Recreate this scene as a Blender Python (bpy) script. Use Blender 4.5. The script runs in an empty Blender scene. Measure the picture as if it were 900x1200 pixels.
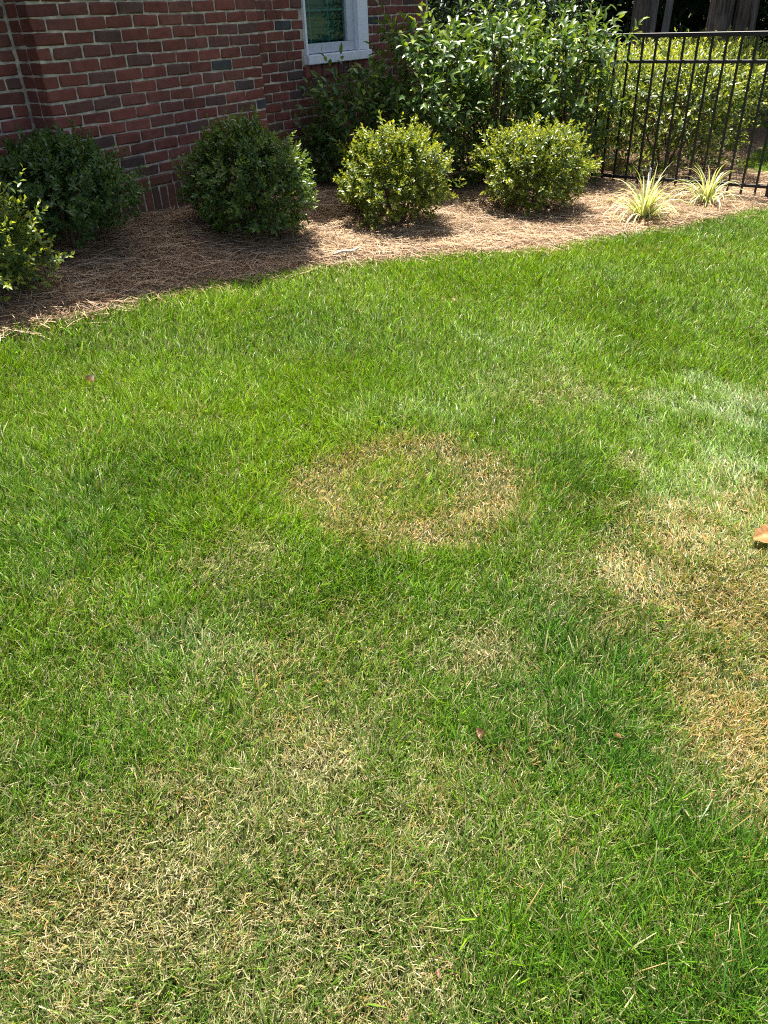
import bpy, bmesh, math, random
import numpy as np
from mathutils import Matrix, Vector
R = math.radians
rng = np.random.default_rng(7)
random.seed(7)
sc = bpy.context.scene

# ------------------------------------------------------------------ camera
EYE = 1.42
PITCH, ROLL = R(33.2), R(2.3)
cd = bpy.data.cameras.new('camera'); cam = bpy.data.objects.new('camera', cd)
sc.collection.objects.link(cam)
cd.sensor_fit = 'VERTICAL'; cd.sensor_height = 36.0; cd.lens = 27.0
cd.clip_start = 0.05; cd.clip_end = 800
_r = Vector((1, 0, 0)); _u = Vector((0, math.sin(PITCH), math.cos(PITCH))); _f = Vector((0, math.cos(PITCH), -math.sin(PITCH)))
_x = _r * math.cos(ROLL) - _u * math.sin(ROLL); _y = _r * math.sin(ROLL) + _u * math.cos(ROLL); _z = -_f
cam.matrix_world = Matrix(((_x[0], _y[0], _z[0], 0), (_x[1], _y[1], _z[1], 0), (_x[2], _y[2], _z[2], EYE), (0, 0, 0, 1)))
sc.camera = cam

# ------------------------------------------------------------------ light
SUN_EL = R(75); SUN_H = Vector((-0.22, 0.975, 0)).normalized()
world = bpy.data.worlds.new('World'); sc.world = world; world.use_nodes = True
wn = world.node_tree; bg = wn.nodes['Background']
sky = wn.nodes.new('ShaderNodeTexSky'); sky.sky_type = 'NISHITA'; sky.sun_disc = False
sky.dust_density = 3.5; sky.air_density = .8; sky.ozone_density = .3
sky.sun_elevation = SUN_EL; sky.sun_rotation = math.atan2(SUN_H.x, SUN_H.y)
wn.links.new(sky.outputs[0], bg.inputs[0]); bg.inputs[1].default_value = 0.09
sd = bpy.data.lights.new('sun', 'SUN'); sun = bpy.data.objects.new('sun', sd); sc.collection.objects.link(sun)
sd.energy = 5.0; sd.angle = R(0.53); sd.color = (1.0, 0.95, 0.86)
to_sun = SUN_H * math.cos(SUN_EL) + Vector((0, 0, math.sin(SUN_EL)))
sun.rotation_euler = to_sun.to_track_quat('Z', 'Y').to_euler(); sun.location = (0, 3, 12)
sc.view_settings.view_transform = 'Standard'; sc.view_settings.look = 'None'
sc.view_settings.gamma = 1.0; sc.view_settings.exposure = 1.55
sc.cycles.max_bounces = 8; sc.cycles.transparent_max_bounces = 8
sc.cycles.use_denoising = False; sc.cycles.filter_width = 1.1; sc.cycles.sample_clamp_indirect = 4.0; sc.cycles.adaptive_threshold = 0.005

# ------------------------------------------------------------------ helpers
COL = sc.collection
def link(o): COL.objects.link(o); return o
def tag(o, label=None, cat=None, group=None, kind=None):
    for k, v in (('label', label), ('category', cat), ('group', group), ('kind', kind)):
        if v: o[k] = v
    return o
def empty(name, loc=(0, 0, 0), rz=0, **kw):
    o = bpy.data.objects.new(name, None); link(o); o.location = loc; o.rotation_euler = (0, 0, rz); o.empty_display_size = .1
    return tag(o, **kw)
def ob(name, me, mat=None, parent=None, **kw):
    o = bpy.data.objects.new(name, me); link(o)
    if mat is not None and not me.materials: me.materials.append(mat)
    if parent is not None: o.parent = parent
    return tag(o, **kw)
def mesh_np(name, V, T, C=None, smooth=False, U=None):
    V = np.asarray(V, np.float32).reshape(-1, 3); T = np.asarray(T, np.int32).reshape(-1, 3)
    me = bpy.data.meshes.new(name)
    me.vertices.add(len(V)); me.vertices.foreach_set('co', V.ravel())
    me.loops.add(len(T) * 3); me.loops.foreach_set('vertex_index', T.ravel())
    me.polygons.add(len(T)); me.polygons.foreach_set('loop_start', np.arange(0, len(T) * 3, 3, dtype=np.int32))
    if smooth: me.polygons.foreach_set('use_smooth', np.ones(len(T), bool))
    me.update(calc_edges=True)
    if C is not None:
        a = me.attributes.new('col', 'FLOAT_COLOR', 'POINT')
        C4 = np.ones((len(V), 4), np.float32); C4[:, :3] = C
        a.data.foreach_set('color', C4.ravel())
    return me
def bm_mesh(name, bm, smooth=False):
    me = bpy.data.meshes.new(name)
    if smooth:
        for f in bm.faces: f.smooth = True
    bm.to_mesh(me); bm.free(); return me
def add_box(bm, x0, x1, y0, y1, z0, z1, bev=0):
    vs = [bm.verts.new((x, y, z)) for z in (z0, z1) for y in (y0, y1) for x in (x0, x1)]
    fs = [bm.faces.new([vs[i] for i in q]) for q in ((0, 2, 3, 1), (4, 5, 7, 6), (0, 1, 5, 4), (2, 6, 7, 3), (0, 4, 6, 2), (1, 3, 7, 5))]
    if bev:
        es = list({e for f in fs for e in f.edges})
        bmesh.ops.bevel(bm, geom=es, offset=bev, segments=1, affect='EDGES')
def box_mesh(name, *a, bev=0):
    bm = bmesh.new(); add_box(bm, *a, bev=bev); return bm_mesh(name, bm)
def tube(bm, pts, radii, sides=8, cap=True):
    rings = []
    pts = [Vector(p) for p in pts]
    for i, p in enumerate(pts):
        d = (pts[min(i + 1, len(pts) - 1)] - pts[max(i - 1, 0)]).normalized()
        a = d.orthogonal().normalized() if i == 0 else (ax - d * ax.dot(d)).normalized()
        ax = a; b = d.cross(a)
        rings.append([bm.verts.new(p + (a * math.cos(2 * math.pi * k / sides) + b * math.sin(2 * math.pi * k / sides)) * radii[i]) for k in range(sides)])
    for r0, r1 in zip(rings, rings[1:]):
        for k in range(sides):
            bm.faces.new((r0[k], r0[(k + 1) % sides], r1[(k + 1) % sides], r1[k])).smooth = True
    if cap:
        bm.faces.new(rings[-1]); bm.faces.new(rings[0][::-1])
def norm(v): return v / np.maximum(np.linalg.norm(v, axis=-1, keepdims=True), 1e-9)
# value noise on the plane
_NG = rng.random((6, 256, 256))
def vnoise(x, y, scale, k=0):
    x = np.asarray(x) / scale + 61.3; y = np.asarray(y) / scale + 37.7
    xi = np.floor(x).astype(int); yi = np.floor(y).astype(int); fx = x - xi; fy = y - yi
    fx = fx * fx * (3 - 2 * fx); fy = fy * fy * (3 - 2 * fy); G = _NG[k]
    g = lambda a, b: G[a % 256, b % 256]
    return (g(xi, yi) * (1 - fx) * (1 - fy) + g(xi + 1, yi) * fx * (1 - fy) + g(xi, yi + 1) * (1 - fx) * fy + g(xi + 1, yi + 1) * fx * fy)
def fbm(x, y, scale, k=0):
    return (vnoise(x, y, scale, k) * .55 + vnoise(x, y, scale * .47, (k + 1) % 6) * .3 + vnoise(x, y, scale * .21, (k + 2) % 6) * .15)

# house frame: along the wall (al), out from the wall (s)
AZ = R(34.5); DW = np.array([math.sin(AZ), math.cos(AZ)]); NW = np.array([math.cos(AZ), -math.sin(AZ)])
W0 = np.array([-1.405, 5.437])
def als(x, y):
    dx = np.asarray(x) - W0[0]; dy = np.asarray(y) - W0[1]
    return dx * DW[0] + dy * DW[1], dx * NW[0] + dy * NW[1]
def wpt(al, s): return W0 + al * DW + s * NW
def ground_z(x, y):
    x = np.asarray(x, float); y = np.asarray(y, float)
    al, s = als(x, y)
    A = np.clip(.195 - .053 * al, .03, .27)
    return .012 * np.clip(y, -20, 14) - .03 * np.clip(x, -6, 6) + A * np.exp(-(np.maximum(s, 0) / .9) ** 2)
def gz(x, y): return float(ground_z(x, y))

# ------------------------------------------------------------------ materials
def new_mat(name):
    m = bpy.data.materials.new(name); m.use_nodes = True
    nt = m.node_tree; return m, nt, nt.nodes['Principled BSDF'], nt.nodes['Material Output']
def N(nt, t, **kw):
    n = nt.nodes.new(t)
    for k, v in kw.items():
        if k.startswith('i_'): n.inputs[k[2:].replace('_', ' ')].default_value = v
        else: setattr(n, k, v)
    return n
def ramp(nt, stops, interp='LINEAR'):
    n = nt.nodes.new('ShaderNodeValToRGB'); cr = n.color_ramp; cr.interpolation = interp
    while len(cr.elements) < len(stops): cr.elements.new(.5)
    for e, (p, c) in zip(cr.elements, stops): e.position = p; e.color = (*c, 1)
    return n
def plain(name, col, rough=.6, spec=.4, metallic=0, noise=0.0, nscale=20, bump=0.0):
    m, nt, p, out = new_mat(name)
    p.inputs['Base Color'].default_value = (*col, 1); p.inputs['Roughness'].default_value = rough
    p.inputs['Specular IOR Level'].default_value = spec; p.inputs['Metallic'].default_value = metallic
    if noise or bump:
        tc = N(nt, 'ShaderNodeTexCoord'); nz = N(nt, 'ShaderNodeTexNoise', i_Scale=nscale, i_Detail=6.0)
        nt.links.new(tc.outputs['Object'], nz.inputs['Vector'])
        if noise:
            r = ramp(nt, [(.3, tuple(c * (1 - noise) for c in col)), (.7, tuple(min(1, c * (1 + noise)) for c in col))])
            nt.links.new(nz.outputs['Fac'], r.inputs['Fac']); nt.links.new(r.outputs[0], p.inputs['Base Color'])
        if bump:
            b = N(nt, 'ShaderNodeBump', i_Strength=bump, i_Distance=.01)
            nt.links.new(nz.outputs['Fac'], b.inputs['Height']); nt.links.new(b.outputs[0], p.inputs['Normal'])
    return m
def leafy(name, rough=.45, spec=.35, trans=.35, tint=(1.25, 1.25, .55), obj_ramp=None):
    """leaf / blade material: colour from the piece's own 'col' attribute (or a per-object ramp), lets light through"""
    m, nt, p, out = new_mat(name)
    if obj_ramp:
        oi = N(nt, 'ShaderNodeObjectInfo'); a = ramp(nt, obj_ramp); nt.links.new(oi.outputs['Random'], a.inputs['Fac']); src = a.outputs[0]
    else:
        a = N(nt, 'ShaderNodeAttribute', attribute_name='col'); src = a.outputs['Color']
    nt.links.new(src, p.inputs['Base Color'])
    p.inputs['Roughness'].default_value = rough; p.inputs['Specular IOR Level'].default_value = spec
    mul = N(nt, 'ShaderNodeMix', data_type='RGBA', blend_type='MULTIPLY'); mul.inputs['Factor'].default_value = 1
    nt.links.new(src, mul.inputs[6]); mul.inputs[7].default_value = (*tint, 1)
    tr = N(nt, 'ShaderNodeBsdfTranslucent'); nt.links.new(mul.outputs[2], tr.inputs['Color'])
    mx = N(nt, 'ShaderNodeMixShader'); mx.inputs[0].default_value = trans
    nt.links.new(p.outputs[0], mx.inputs[1]); nt.links.new(tr.outputs[0], mx.inputs[2]); nt.links.new(mx.outputs[0], out.inputs['Surface'])
    return m
def brick_mat(name, source):
    m, nt, p, out = new_mat(name)
    if source == 'object':
        s = N(nt, 'ShaderNodeObjectInfo').outputs['Random']
    else:
        s = N(nt, 'ShaderNodeNewGeometry').outputs['Random Per Island']
    cr = ramp(nt, [(0, (0.122, 0.048, 0.035)), (.2, (0.174, 0.058, 0.040)), (.38, (0.203, 0.067, 0.048)), (.5, (0.145, 0.063, 0.046)), (.62, (0.220, 0.072, 0.051)),
                   (.74, (0.116, 0.067, 0.051)), (.85, (0.186, 0.067, 0.048)), (.95, (0.099, 0.060, 0.051)), (.975, (0.058, 0.060, 0.059)), (1, (0.064, 0.067, 0.067))])
    nt.links.new(s, cr.inputs['Fac'])
    tc = N(nt, 'ShaderNodeTexCoord'); 
    addv = N(nt, 'ShaderNodeVectorMath', operation='ADD'); cx = N(nt, 'ShaderNodeCombineXYZ')
    mulr = N(nt, 'ShaderNodeMath', operation='MULTIPLY'); mulr.inputs[1].default_value = 57.0; nt.links.new(s, mulr.inputs[0])
    nt.links.new(mulr.outputs[0], cx.inputs[0]); nt.links.new(mulr.outputs[0], cx.inputs[2])
    nt.links.new(tc.outputs['Object'], addv.inputs[0]); nt.links.new(cx.outputs[0], addv.inputs[1])
    nz = N(nt, 'ShaderNodeTexNoise', i_Scale=14.0, i_Detail=8.0, i_Roughness=.7); nt.links.new(addv.outputs[0], nz.inputs['Vector'])
    nf = N(nt, 'ShaderNodeTexNoise', i_Scale=160.0, i_Detail=4.0); nt.links.new(addv.outputs[0], nf.inputs['Vector'])
    mot = ramp(nt, [(.3, (.62, .6, .62)), (.55, (1, 1, 1)), (.75, (1.3, 1.35, 1.4))]); nt.links.new(nz.outputs['Fac'], mot.inputs['Fac'])
    mu = N(nt, 'ShaderNodeMix', data_type='RGBA', blend_type='MULTIPLY'); mu.inputs['Factor'].default_value = .8
    nt.links.new(cr.outputs[0], mu.inputs[6]); nt.links.new(mot.outputs[0], mu.inputs[7])
    geo = N(nt, 'ShaderNodeNewGeometry'); sx = N(nt, 'ShaderNodeSeparateXYZ'); nt.links.new(geo.outputs['Position'], sx.inputs[0])
    wn_ = N(nt, 'ShaderNodeTexNoise', i_Scale=2.6, i_Detail=6.0); nt.links.new(geo.outputs['Position'], wn_.inputs['Vector'])
    wr = ramp(nt, [(.35, (.78, .76, .76)), (.65, (1.12, 1.1, 1.08))]); nt.links.new(wn_.outputs['Fac'], wr.inputs['Fac'])
    mw = N(nt, 'ShaderNodeMix', data_type='RGBA', blend_type='MULTIPLY'); mw.inputs['Factor'].default_value = 1
    nt.links.new(mu.outputs[2], mw.inputs[6]); nt.links.new(wr.outputs[0], mw.inputs[7])
    hz = N(nt, 'ShaderNodeMapRange'); hz.inputs[1].default_value = .66; hz.inputs[2].default_value = .28; nt.links.new(sx.outputs[2], hz.inputs[0])
    sp = N(nt, 'ShaderNodeTexNoise', i_Scale=9.0, i_Detail=7.0, i_Roughness=.7); nt.links.new(geo.outputs['Position'], sp.inputs['Vector'])
    sr = ramp(nt, [(.35, (.15, .15, .15)), (.62, (1, 1, 1))]); nt.links.new(sp.outputs['Fac'], sr.inputs['Fac'])
    fm = N(nt, 'ShaderNodeMath', operation='MULTIPLY'); nt.links.new(hz.outputs[0], fm.inputs[0]); nt.links.new(sr.outputs[0], fm.inputs[1])
    f8 = N(nt, 'ShaderNodeMath', operation='MULTIPLY'); f8.inputs[1].default_value = .75; nt.links.new(fm.outputs[0], f8.inputs[0])
    md = N(nt, 'ShaderNodeMix', data_type='RGBA'); nt.links.new(f8.outputs[0], md.inputs['Factor']); nt.links.new(mw.outputs[2], md.inputs[6]); md.inputs[7].default_value = (.125, .085, .05, 1)
    nt.links.new(md.outputs[2], p.inputs['Base Color']); p.inputs['Roughness'].default_value = .88; p.inputs['Specular IOR Level'].default_value = .25
    b = N(nt, 'ShaderNodeBump', i_Strength=.5, i_Distance=.004); nt.links.new(nf.outputs['Fac'], b.inputs['Height']); nt.links.new(b.outputs[0], p.inputs['Normal'])
    return m
M = {}
M['brick'] = brick_mat('brick', 'object'); M['brick_far'] = brick_mat('brick_joined', 'island')
M['mortar'] = plain('mortar', (.42, .37, .29), .95, .1, noise=.45, nscale=18, bump=.6)
M['white_paint'] = plain('white_paint', (.74, .75, .76), .45, .4, noise=.05, nscale=12)
M['sash'] = plain('sash_vinyl', (.5, .51, .53), .5, .4, noise=.06, nscale=14)
M['blind'] = plain('blind', (.42, .50, .46), .6)
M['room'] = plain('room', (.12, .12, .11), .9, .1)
M['roof'] = plain('shingle', (.07, .065, .06), .9, .2, noise=.4, nscale=30, bump=.5)
M['iron'] = plain('black_iron', (.007, .007, .008), .42, .4, noise=.3, nscale=60)
M['bark'] = plain('bark', (.13, .105, .085), .95, .1, noise=.7, nscale=9, bump=1.0)
M['pale_bark'] = plain('pale_bark', (.24, .215, .185), .95, .1, noise=.35, nscale=7, bump=.8)
M['twig'] = plain('twig_bark', (.13, .09, .06), .9, .15, noise=.35, nscale=40)
def ridged(m):
    nt = m.node_tree; nz = [n_ for n_ in nt.nodes if n_.type == 'TEX_NOISE'][0]; tc = [n_ for n_ in nt.nodes if n_.type == 'TEX_COORD'][0]
    mp = N(nt, 'ShaderNodeMapping'); mp.inputs['Scale'].default_value = (3.2, 3.2, .35); nt.links.new(tc.outputs['Object'], mp.inputs[0]); nt.links.new(mp.outputs[0], nz.inputs['Vector'])
    [n_ for n_ in nt.nodes if n_.type == 'BUMP'][0].inputs['Distance'].default_value = .04
ridged(M['bark']); ridged(M['pale_bark'])
M['grass'] = leafy('grass_blade', .40, .36, .27, (1.35, 1.4, .3))
M['holly'] = leafy('holly_leaf', .34, .5, .36, (1.5, 1.45, .5))
M['laurel'] = leafy('laurel_leaf', .36, .5, .30, (1.5, 1.5, .5))
M['laurel_one'] = leafy('laurel_single_leaf', .36, .5, .30, (1.5, 1.5, .5),
    obj_ramp=[(0, (.04, .09, .022)), (.4, (.07, .14, .03)), (.7, (.11, .19, .035)), (.9, (.2, .28, .04)), (1, (.3, .36, .05))])
M['hedge'] = leafy('hedge_leaf', .34, .5, .36, (1.5, 1.45, .5))
M['canopy'] = leafy('canopy_leaf', .5, .3, .2, (1.3, 1.3, .5))
M['blade'] = leafy('lily_turf_blade', .42, .35, .35, (1.2, 1.2, .6),
    obj_ramp=[(0, (.15, .23, .04)), (.25, (.36, .41, .10)), (.45, (.66, .66, .38)), (.86, (.76, .75, .56)), (.93, (.36, .41, .08)), (1, (.36, .24, .12))])
M['straw'] = leafy('pine_needle', .6, .3, .12, (1.0, .9, .7))
M['dry_leaf'] = leafy('dry_leaf', .6, .3, .25, (1.2, .9, .5))
def glass_mat():
    m, nt, p, out = new_mat('window_glass')
    nt.nodes.remove(p)
    g = N(nt, 'ShaderNodeBsdfGlossy'); g.inputs['Roughness'].default_value = .02; g.inputs['Color'].default_value = (.9, .95, .93, 1)
    t = N(nt, 'ShaderNodeBsdfTransparent'); t.inputs['Color'].default_value = (.55, .74, .68, 1)
    fr = N(nt, 'ShaderNodeValue'); fr.outputs[0].default_value = .07
    mx = N(nt, 'ShaderNodeMixShader'); nt.links.new(fr.outputs[0], mx.inputs[0]); nt.links.new(t.outputs[0], mx.inputs[1]); nt.links.new(g.outputs[0], mx.inputs[2])
    nt.links.new(mx.outputs[0], out.inputs['Surface']); return m
M['glass'] = glass_mat()
def soil_mat(name, cols, scale, bump):
    m, nt, p, out = new_mat(name)
    tc = N(nt, 'ShaderNodeTexCoord')
    a = N(nt, 'ShaderNodeTexNoise', i_Scale=scale, i_Detail=10.0, i_Roughness=.75); b = N(nt, 'ShaderNodeTexNoise', i_Scale=scale * 7, i_Detail=5.0)
    for n_ in (a, b): nt.links.new(tc.outputs['Object'], n_.inputs['Vector'])
    mx = N(nt, 'ShaderNodeMath', operation='MULTIPLY_ADD'); mx.inputs[1].default_value = .5
    half = N(nt, 'ShaderNodeMath', operation='MULTIPLY'); half.inputs[1].default_value = .5
    nt.links.new(b.outputs['Fac'], half.inputs[0]); nt.links.new(a.outputs['Fac'], mx.inputs[0]); nt.links.new(half.outputs[0], mx.inputs[2])
    r = ramp(nt, [(.3 + .4 * i / (len(cols) - 1), c) for i, c in enumerate(cols)]); nt.links.new(mx.outputs[0], r.inputs['Fac'])
    nt.links.new(r.outputs[0], p.inputs['Base Color']); p.inputs['Roughness'].default_value = .95; p.inputs['Specular IOR Level'].default_value = .1
    bp = N(nt, 'ShaderNodeBump', i_Strength=bump, i_Distance=.02); nt.links.new(mx.outputs[0], bp.inputs['Height']); nt.links.new(bp.outputs[0], p.inputs['Normal'])
    return m
M['ground'] = soil_mat('lawn_soil', [(.014, .018, .007), (.028, .032, .012), (.05, .05, .021), (.09, .075, .038)], 9, .8)
M['mulch'] = soil_mat('mulch_soil', [(.05, .034, .022), (.10, .065, .04), (.2, .135, .08), (.3, .21, .13)], 14, .9)
M['litter'] = soil_mat('leaf_litter', [(.02, .015, .01), (.05, .035, .02), (.08, .055, .03)], 8, .9)

# ------------------------------------------------------------------ ground
def sheet(name, xs, ys, dz, mat, inside=None, **kw):
    X, Y = np.meshgrid(xs, ys, indexing='ij'); Z = ground_z(X, Y) + (dz(X, Y) if callable(dz) else dz)
    nx, ny = X.shape; V = np.stack([X, Y, Z], -1).reshape(-1, 3)
    i, j = np.meshgrid(np.arange(nx - 1), np.arange(ny - 1), indexing='ij'); a = (i * ny + j).ravel()
    q = np.stack([a, a + ny, a + ny + 1, a + 1], -1)
    if inside is not None:
        c = V[q].mean(1); q = q[inside(c[:, 0], c[:, 1])]
    T = np.concatenate([q[:, [0, 1, 2]], q[:, [0, 2, 3]]])
    used, inv = np.unique(T, return_inverse=True)
    me = mesh_np(name, V[used], inv.reshape(-1, 3), smooth=True)
    return ob(name, me, mat, **kw)
coarse = lambda a, b, n_: list(np.linspace(a, b, n_))
gx = np.array(coarse(-300, -12, 14)[:-1] + coarse(-12, -4, 12)[:-1] + coarse(-4, 5, 91)[:-1] + coarse(5, 14, 12)[:-1] + coarse(14, 300, 14))
gy = np.array(coarse(-300, -8, 12)[:-1] + coarse(-8, -1, 10)[:-1] + coarse(-1, 9, 101)[:-1] + coarse(9, 20, 16)[:-1] + coarse(20, 400, 18))
sheet('ground', gx, gy, 0.0, M['ground'], kind='structure')

BED = np.array([(-3.9, .2), (-2.75, 2.05), (-2.05, 3.1), (-1.74, 3.46), (-1.57, 3.64), (-1.41, 3.77), (-1.21, 4.03), (-.99, 4.25), (-.69, 4.48), (-.36, 4.73), (-.05, 4.88),
                (.45, 5.07), (.91, 5.15), (1.22, 5.26), (1.69, 5.53), (2.19, 5.75), (2.68, 6.04), (3.13, 6.33), (3.55, 6.62), (3.95, 7.05), (3.95, 7.5), (3.64, 7.92), (3.62, 8.14), (4.4, 9.3), (5.3, 10.6),
                (4.2, 12.2), (2, 12.2), (.2, 9.2), (-.45, 8.1), (-2.5, 5.2), (-4.5, 2.0)])
def in_poly(x, y, P=BED):
    x = np.asarray(x); y = np.asarray(y); c = np.zeros(x.shape, bool)
    for (x0, y0), (x1, y1) in zip(P, np.roll(P, -1, 0)):
        k = (y0 > y) != (y1 > y)
        with np.errstate(divide='ignore', invalid='ignore'):
            c ^= k & (x < (x1 - x0) * (y - y0) / (y1 - y0 if y1 != y0 else 1e-9) + x0)
    return c
def edge_dist(x, y, P=BED):
    d = np.full(np.shape(x), 1e9)
    for (x0, y0), (x1, y1) in zip(P, np.roll(P, -1, 0)):
        dx, dy = x1 - x0, y1 - y0; t = np.clip(((x - x0) * dx + (y - y0) * dy) / (dx * dx + dy * dy), 0, 1)
        d = np.minimum(d, np.hypot(x - x0 - t * dx, y - y0 - t * dy))
    return d
def bed_lift(X, Y):
    e = edge_dist(X, Y) * np.where(in_poly(X, Y), 1, -1)
    return .004 + np.clip(e / .15, 0, 1) * .02 + np.where(e > 0, .018 * (fbm(X, Y, .22, 1) - .5), 0)
sheet('mulch_bed', np.arange(-4.6, 5.0, .045), np.arange(.1, 12.4, .045), bed_lift, M['mulch'], inside=in_poly, kind='structure')
def bed_z(x, y): return ground_z(x, y) + bed_lift(x, y)

# woodland floor under the trees
def woods(x, y): return (y > 13.2 - .18 * (x - 3) + .8 * (vnoise(x, y, 1.3) - .5)) & (y < 60)
sheet('woodland_floor', np.arange(-14, 34, .8), np.arange(9, 60, .8), .006, M['litter'], inside=woods, kind='structure')

# ------------------------------------------------------------------ brick house
house = empty('brick_house', (W0[0], W0[1], 0), math.pi / 2 - AZ, label='red brick house with a window and a projecting chimney', cat='house')
# local x along the wall, local y into the house; pier front at y = 0, wall face at y = REC
REC = 0.20; BL, BH, BD, JT = .1932, .0577, .09, .010
PX0, PX1 = -.66, 1.169; Z_S = .49; COURSE = .0677
XL, XR = -6.0, 3.85; EAVE = 3.05
WX0, WX1, WZ0, WZ1 = 1.925, 2.80, 1.125, 2.75
# mortar cores
bm = bmesh.new()
m0 = REC + .007
def core(x0, x1, z0, z1): add_box(bm, x0, x1, m0, m0 + .2, z0, z1)
core(XL + .1, WX0, -.3, EAVE); core(WX1, XR, -.3, EAVE); core(WX0, WX1, -.3, WZ0 - .065); core(WX0, WX1, WZ1, EAVE)
add_box(bm, XR - .2, XR - .007, m0 + .2, 8.5, -.3, EAVE); add_box(bm, XL + .1, XR - .2, 8.3, 8.5, -.3, EAVE); add_box(bm, XL + .1, XL + .3, m0 + .2, 8.3, -.3, EAVE)
wall = ob('wall', bm_mesh('wall', bm), M['mortar'], house)
# chimney core with a sloping shoulder on its left side
bm = bmesh.new()
prof = [(PX0 + .007, -.3), (PX1 - .007, -.3), (PX1 - .007, 6.12), (PX1 - .6, 6.12), (PX1 - .6, 5.88), (PX0 + .007, 4.55)]
f0 = [bm.verts.new((x, .007, z)) for x, z in prof]; f1 = [bm.verts.new((x, REC + .9, z)) for x, z in prof]
bm.faces.new(f0); bm.faces.new(f1[::-1])
for k in range(len(prof)): bm.faces.new((f0[k], f1[k], f1[(k + 1) % len(prof)], f0[(k + 1) % len(prof)]))
bmesh.ops.recalc_face_normals(bm, faces=bm.faces)
chim = ob('chimney', bm_mesh('chimney', bm), M['mortar'], house)
# brick shapes: chipped, uneven boxes; local x length, y depth (front at y = 0), z height
def brick_mesh(name, L, H, D, seed):
    r = random.Random(seed); bm = bmesh.new()
    add_box(bm, -L / 2, L / 2, 0, D, -H / 2, H / 2)
    front = [e for e in bm.edges if sum(v.co.y < 1e-6 for v in e.verts) >= 1 and not all(v.co.y > D - 1e-6 for v in e.verts)]
    bmesh.ops.bevel(bm, geom=front, offset=.006, segments=1, affect='EDGES')
    for v in bm.verts:
        if v.co.y < D * .5:
            v.co += Vector((r.uniform(-.0045, .0045), r.uniform(-.003, .003), r.uniform(-.0036, .0036)))
    return bm_mesh(name, bm)
_bm_cache = {}
def brick_me(L, H, D=BD, v=0):
    k = (round(L, 3), round(H, 3), round(D, 3), v)
    if k not in _bm_cache:
        _bm_cache[k] = brick_mesh('brick', L, H, D, hash(k) & 0xffff); _bm_cache[k].materials.append(M['brick'])
    return _bm_cache[k]
singles = []; rest = {'wall': [], 'chimney': []}     # (parent, x, y, z, L, H, D, rot)
def lay(par, x0, x1, y, z, h=BH, d=BD):
    if x1 - x0 < .025: return
    singles.append((par, (x0 + x1) / 2, y, z, x1 - x0, h, d, 0))
def course(par, x0, x1, y, z, off, holes=()):
    segs = [(x0, x1)]
    for (hx0, hx1, hz0, hz1) in holes:
        if z + BH / 2 > hz0 and z - BH / 2 < hz1:
            segs = [q for a, b in segs for q in ((a, min(b, hx0)), (max(a, hx1), b)) if q[1] - q[0] > .02]
    for a, b in segs:
        k = math.floor((a - off) / (BL + JT)) - 1
        while off + k * (BL + JT) < b:
            l = max(a, off + k * (BL + JT)); r_ = min(b, off + k * (BL + JT) + BL); k += 1
            if r_ - l > .03: lay(par, l, r_, y, z)
ncourse = int((EAVE - Z_S) / COURSE)
ZR = Z_S + 7 * COURSE + .003
hole = [(WX0 - .045, WX1 + .045, ZR, WZ0 - .06), (WX0 - .004, WX1 + .004, WZ0 - .065, WZ1)]
for k in range(ncourse):
    z = Z_S + JT + BH / 2 + k * COURSE; odd = k % 2
    course('wall', PX1 + .012, XR, REC, z, PX1 + .012 - odd * (BL + JT) / 2, hole)
    course('wall', XL, PX0 - .008, REC, z, PX0 - .008 - BL + odd * (BL + JT) / 2, ())
for k in range(int((6.10 - Z_S) / COURSE)):
    z = Z_S + JT + BH / 2 + k * COURSE; odd = k % 2
    l = PX0 if z < 4.5 else min(PX1 - .6, PX0 + (z - 4.5) * .88)
    course('chimney', l, PX1, 0, z, PX0 - odd * (BL + JT) / 2)
    # returns: a stretcher end one course, a header and a closer the next; set 2 mm in from the corner bricks
    for sx, xx, rr in ((-1, PX0, -math.pi / 2), (1, PX1, math.pi / 2)):
        if z > 4.25: continue
        if odd: singles.append(('chimney', xx - sx * .002, BD + .012 + .048, z, .094, BH, .06, rr))
        else: singles.append(('chimney', xx - sx * .002, BD + .012 + .048, z, .094, BH, .06, rr))
# soldier course, and what lies below it
SH = .188
for par, x0, x1, y in (('wall', XL, PX0 - .008, REC), ('chimney', PX0, PX1, 0), ('wall', PX1 + .012, XR, REC)):
    n_ = max(1, round((x1 - x0) / COURSE)); w = (x1 - x0) / n_
    for i in range(n_): lay(par, x0 + i * w + .005, x0 + (i + 1) * w - .005, y + (.002 if i % 3 else 0), Z_S - SH / 2, SH)
    for k in range(3): course(par, x0, x1, y, Z_S - SH - JT - BH / 2 - k * COURSE, x0 - (k % 2) * .1)
for xx, rr, sx in ((PX0, -math.pi / 2, -1), (PX1, math.pi / 2, 1)):
    for q in range(1): singles.append(('chimney', xx - sx * .002, BD + .06, Z_S - SH / 2, .094, SH, .06, rr))
# rowlock under the window sill
n_ = 13; w = (WX1 - WX0 + .09) / n_
for i in range(n_): lay('wall', WX0 - .045 + i * w + .005, WX0 - .045 + (i + 1) * w - .005, REC - .022, (ZR + .007 + WZ0 - .068) / 2, WZ0 - .068 - ZR - .007, .1)
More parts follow.
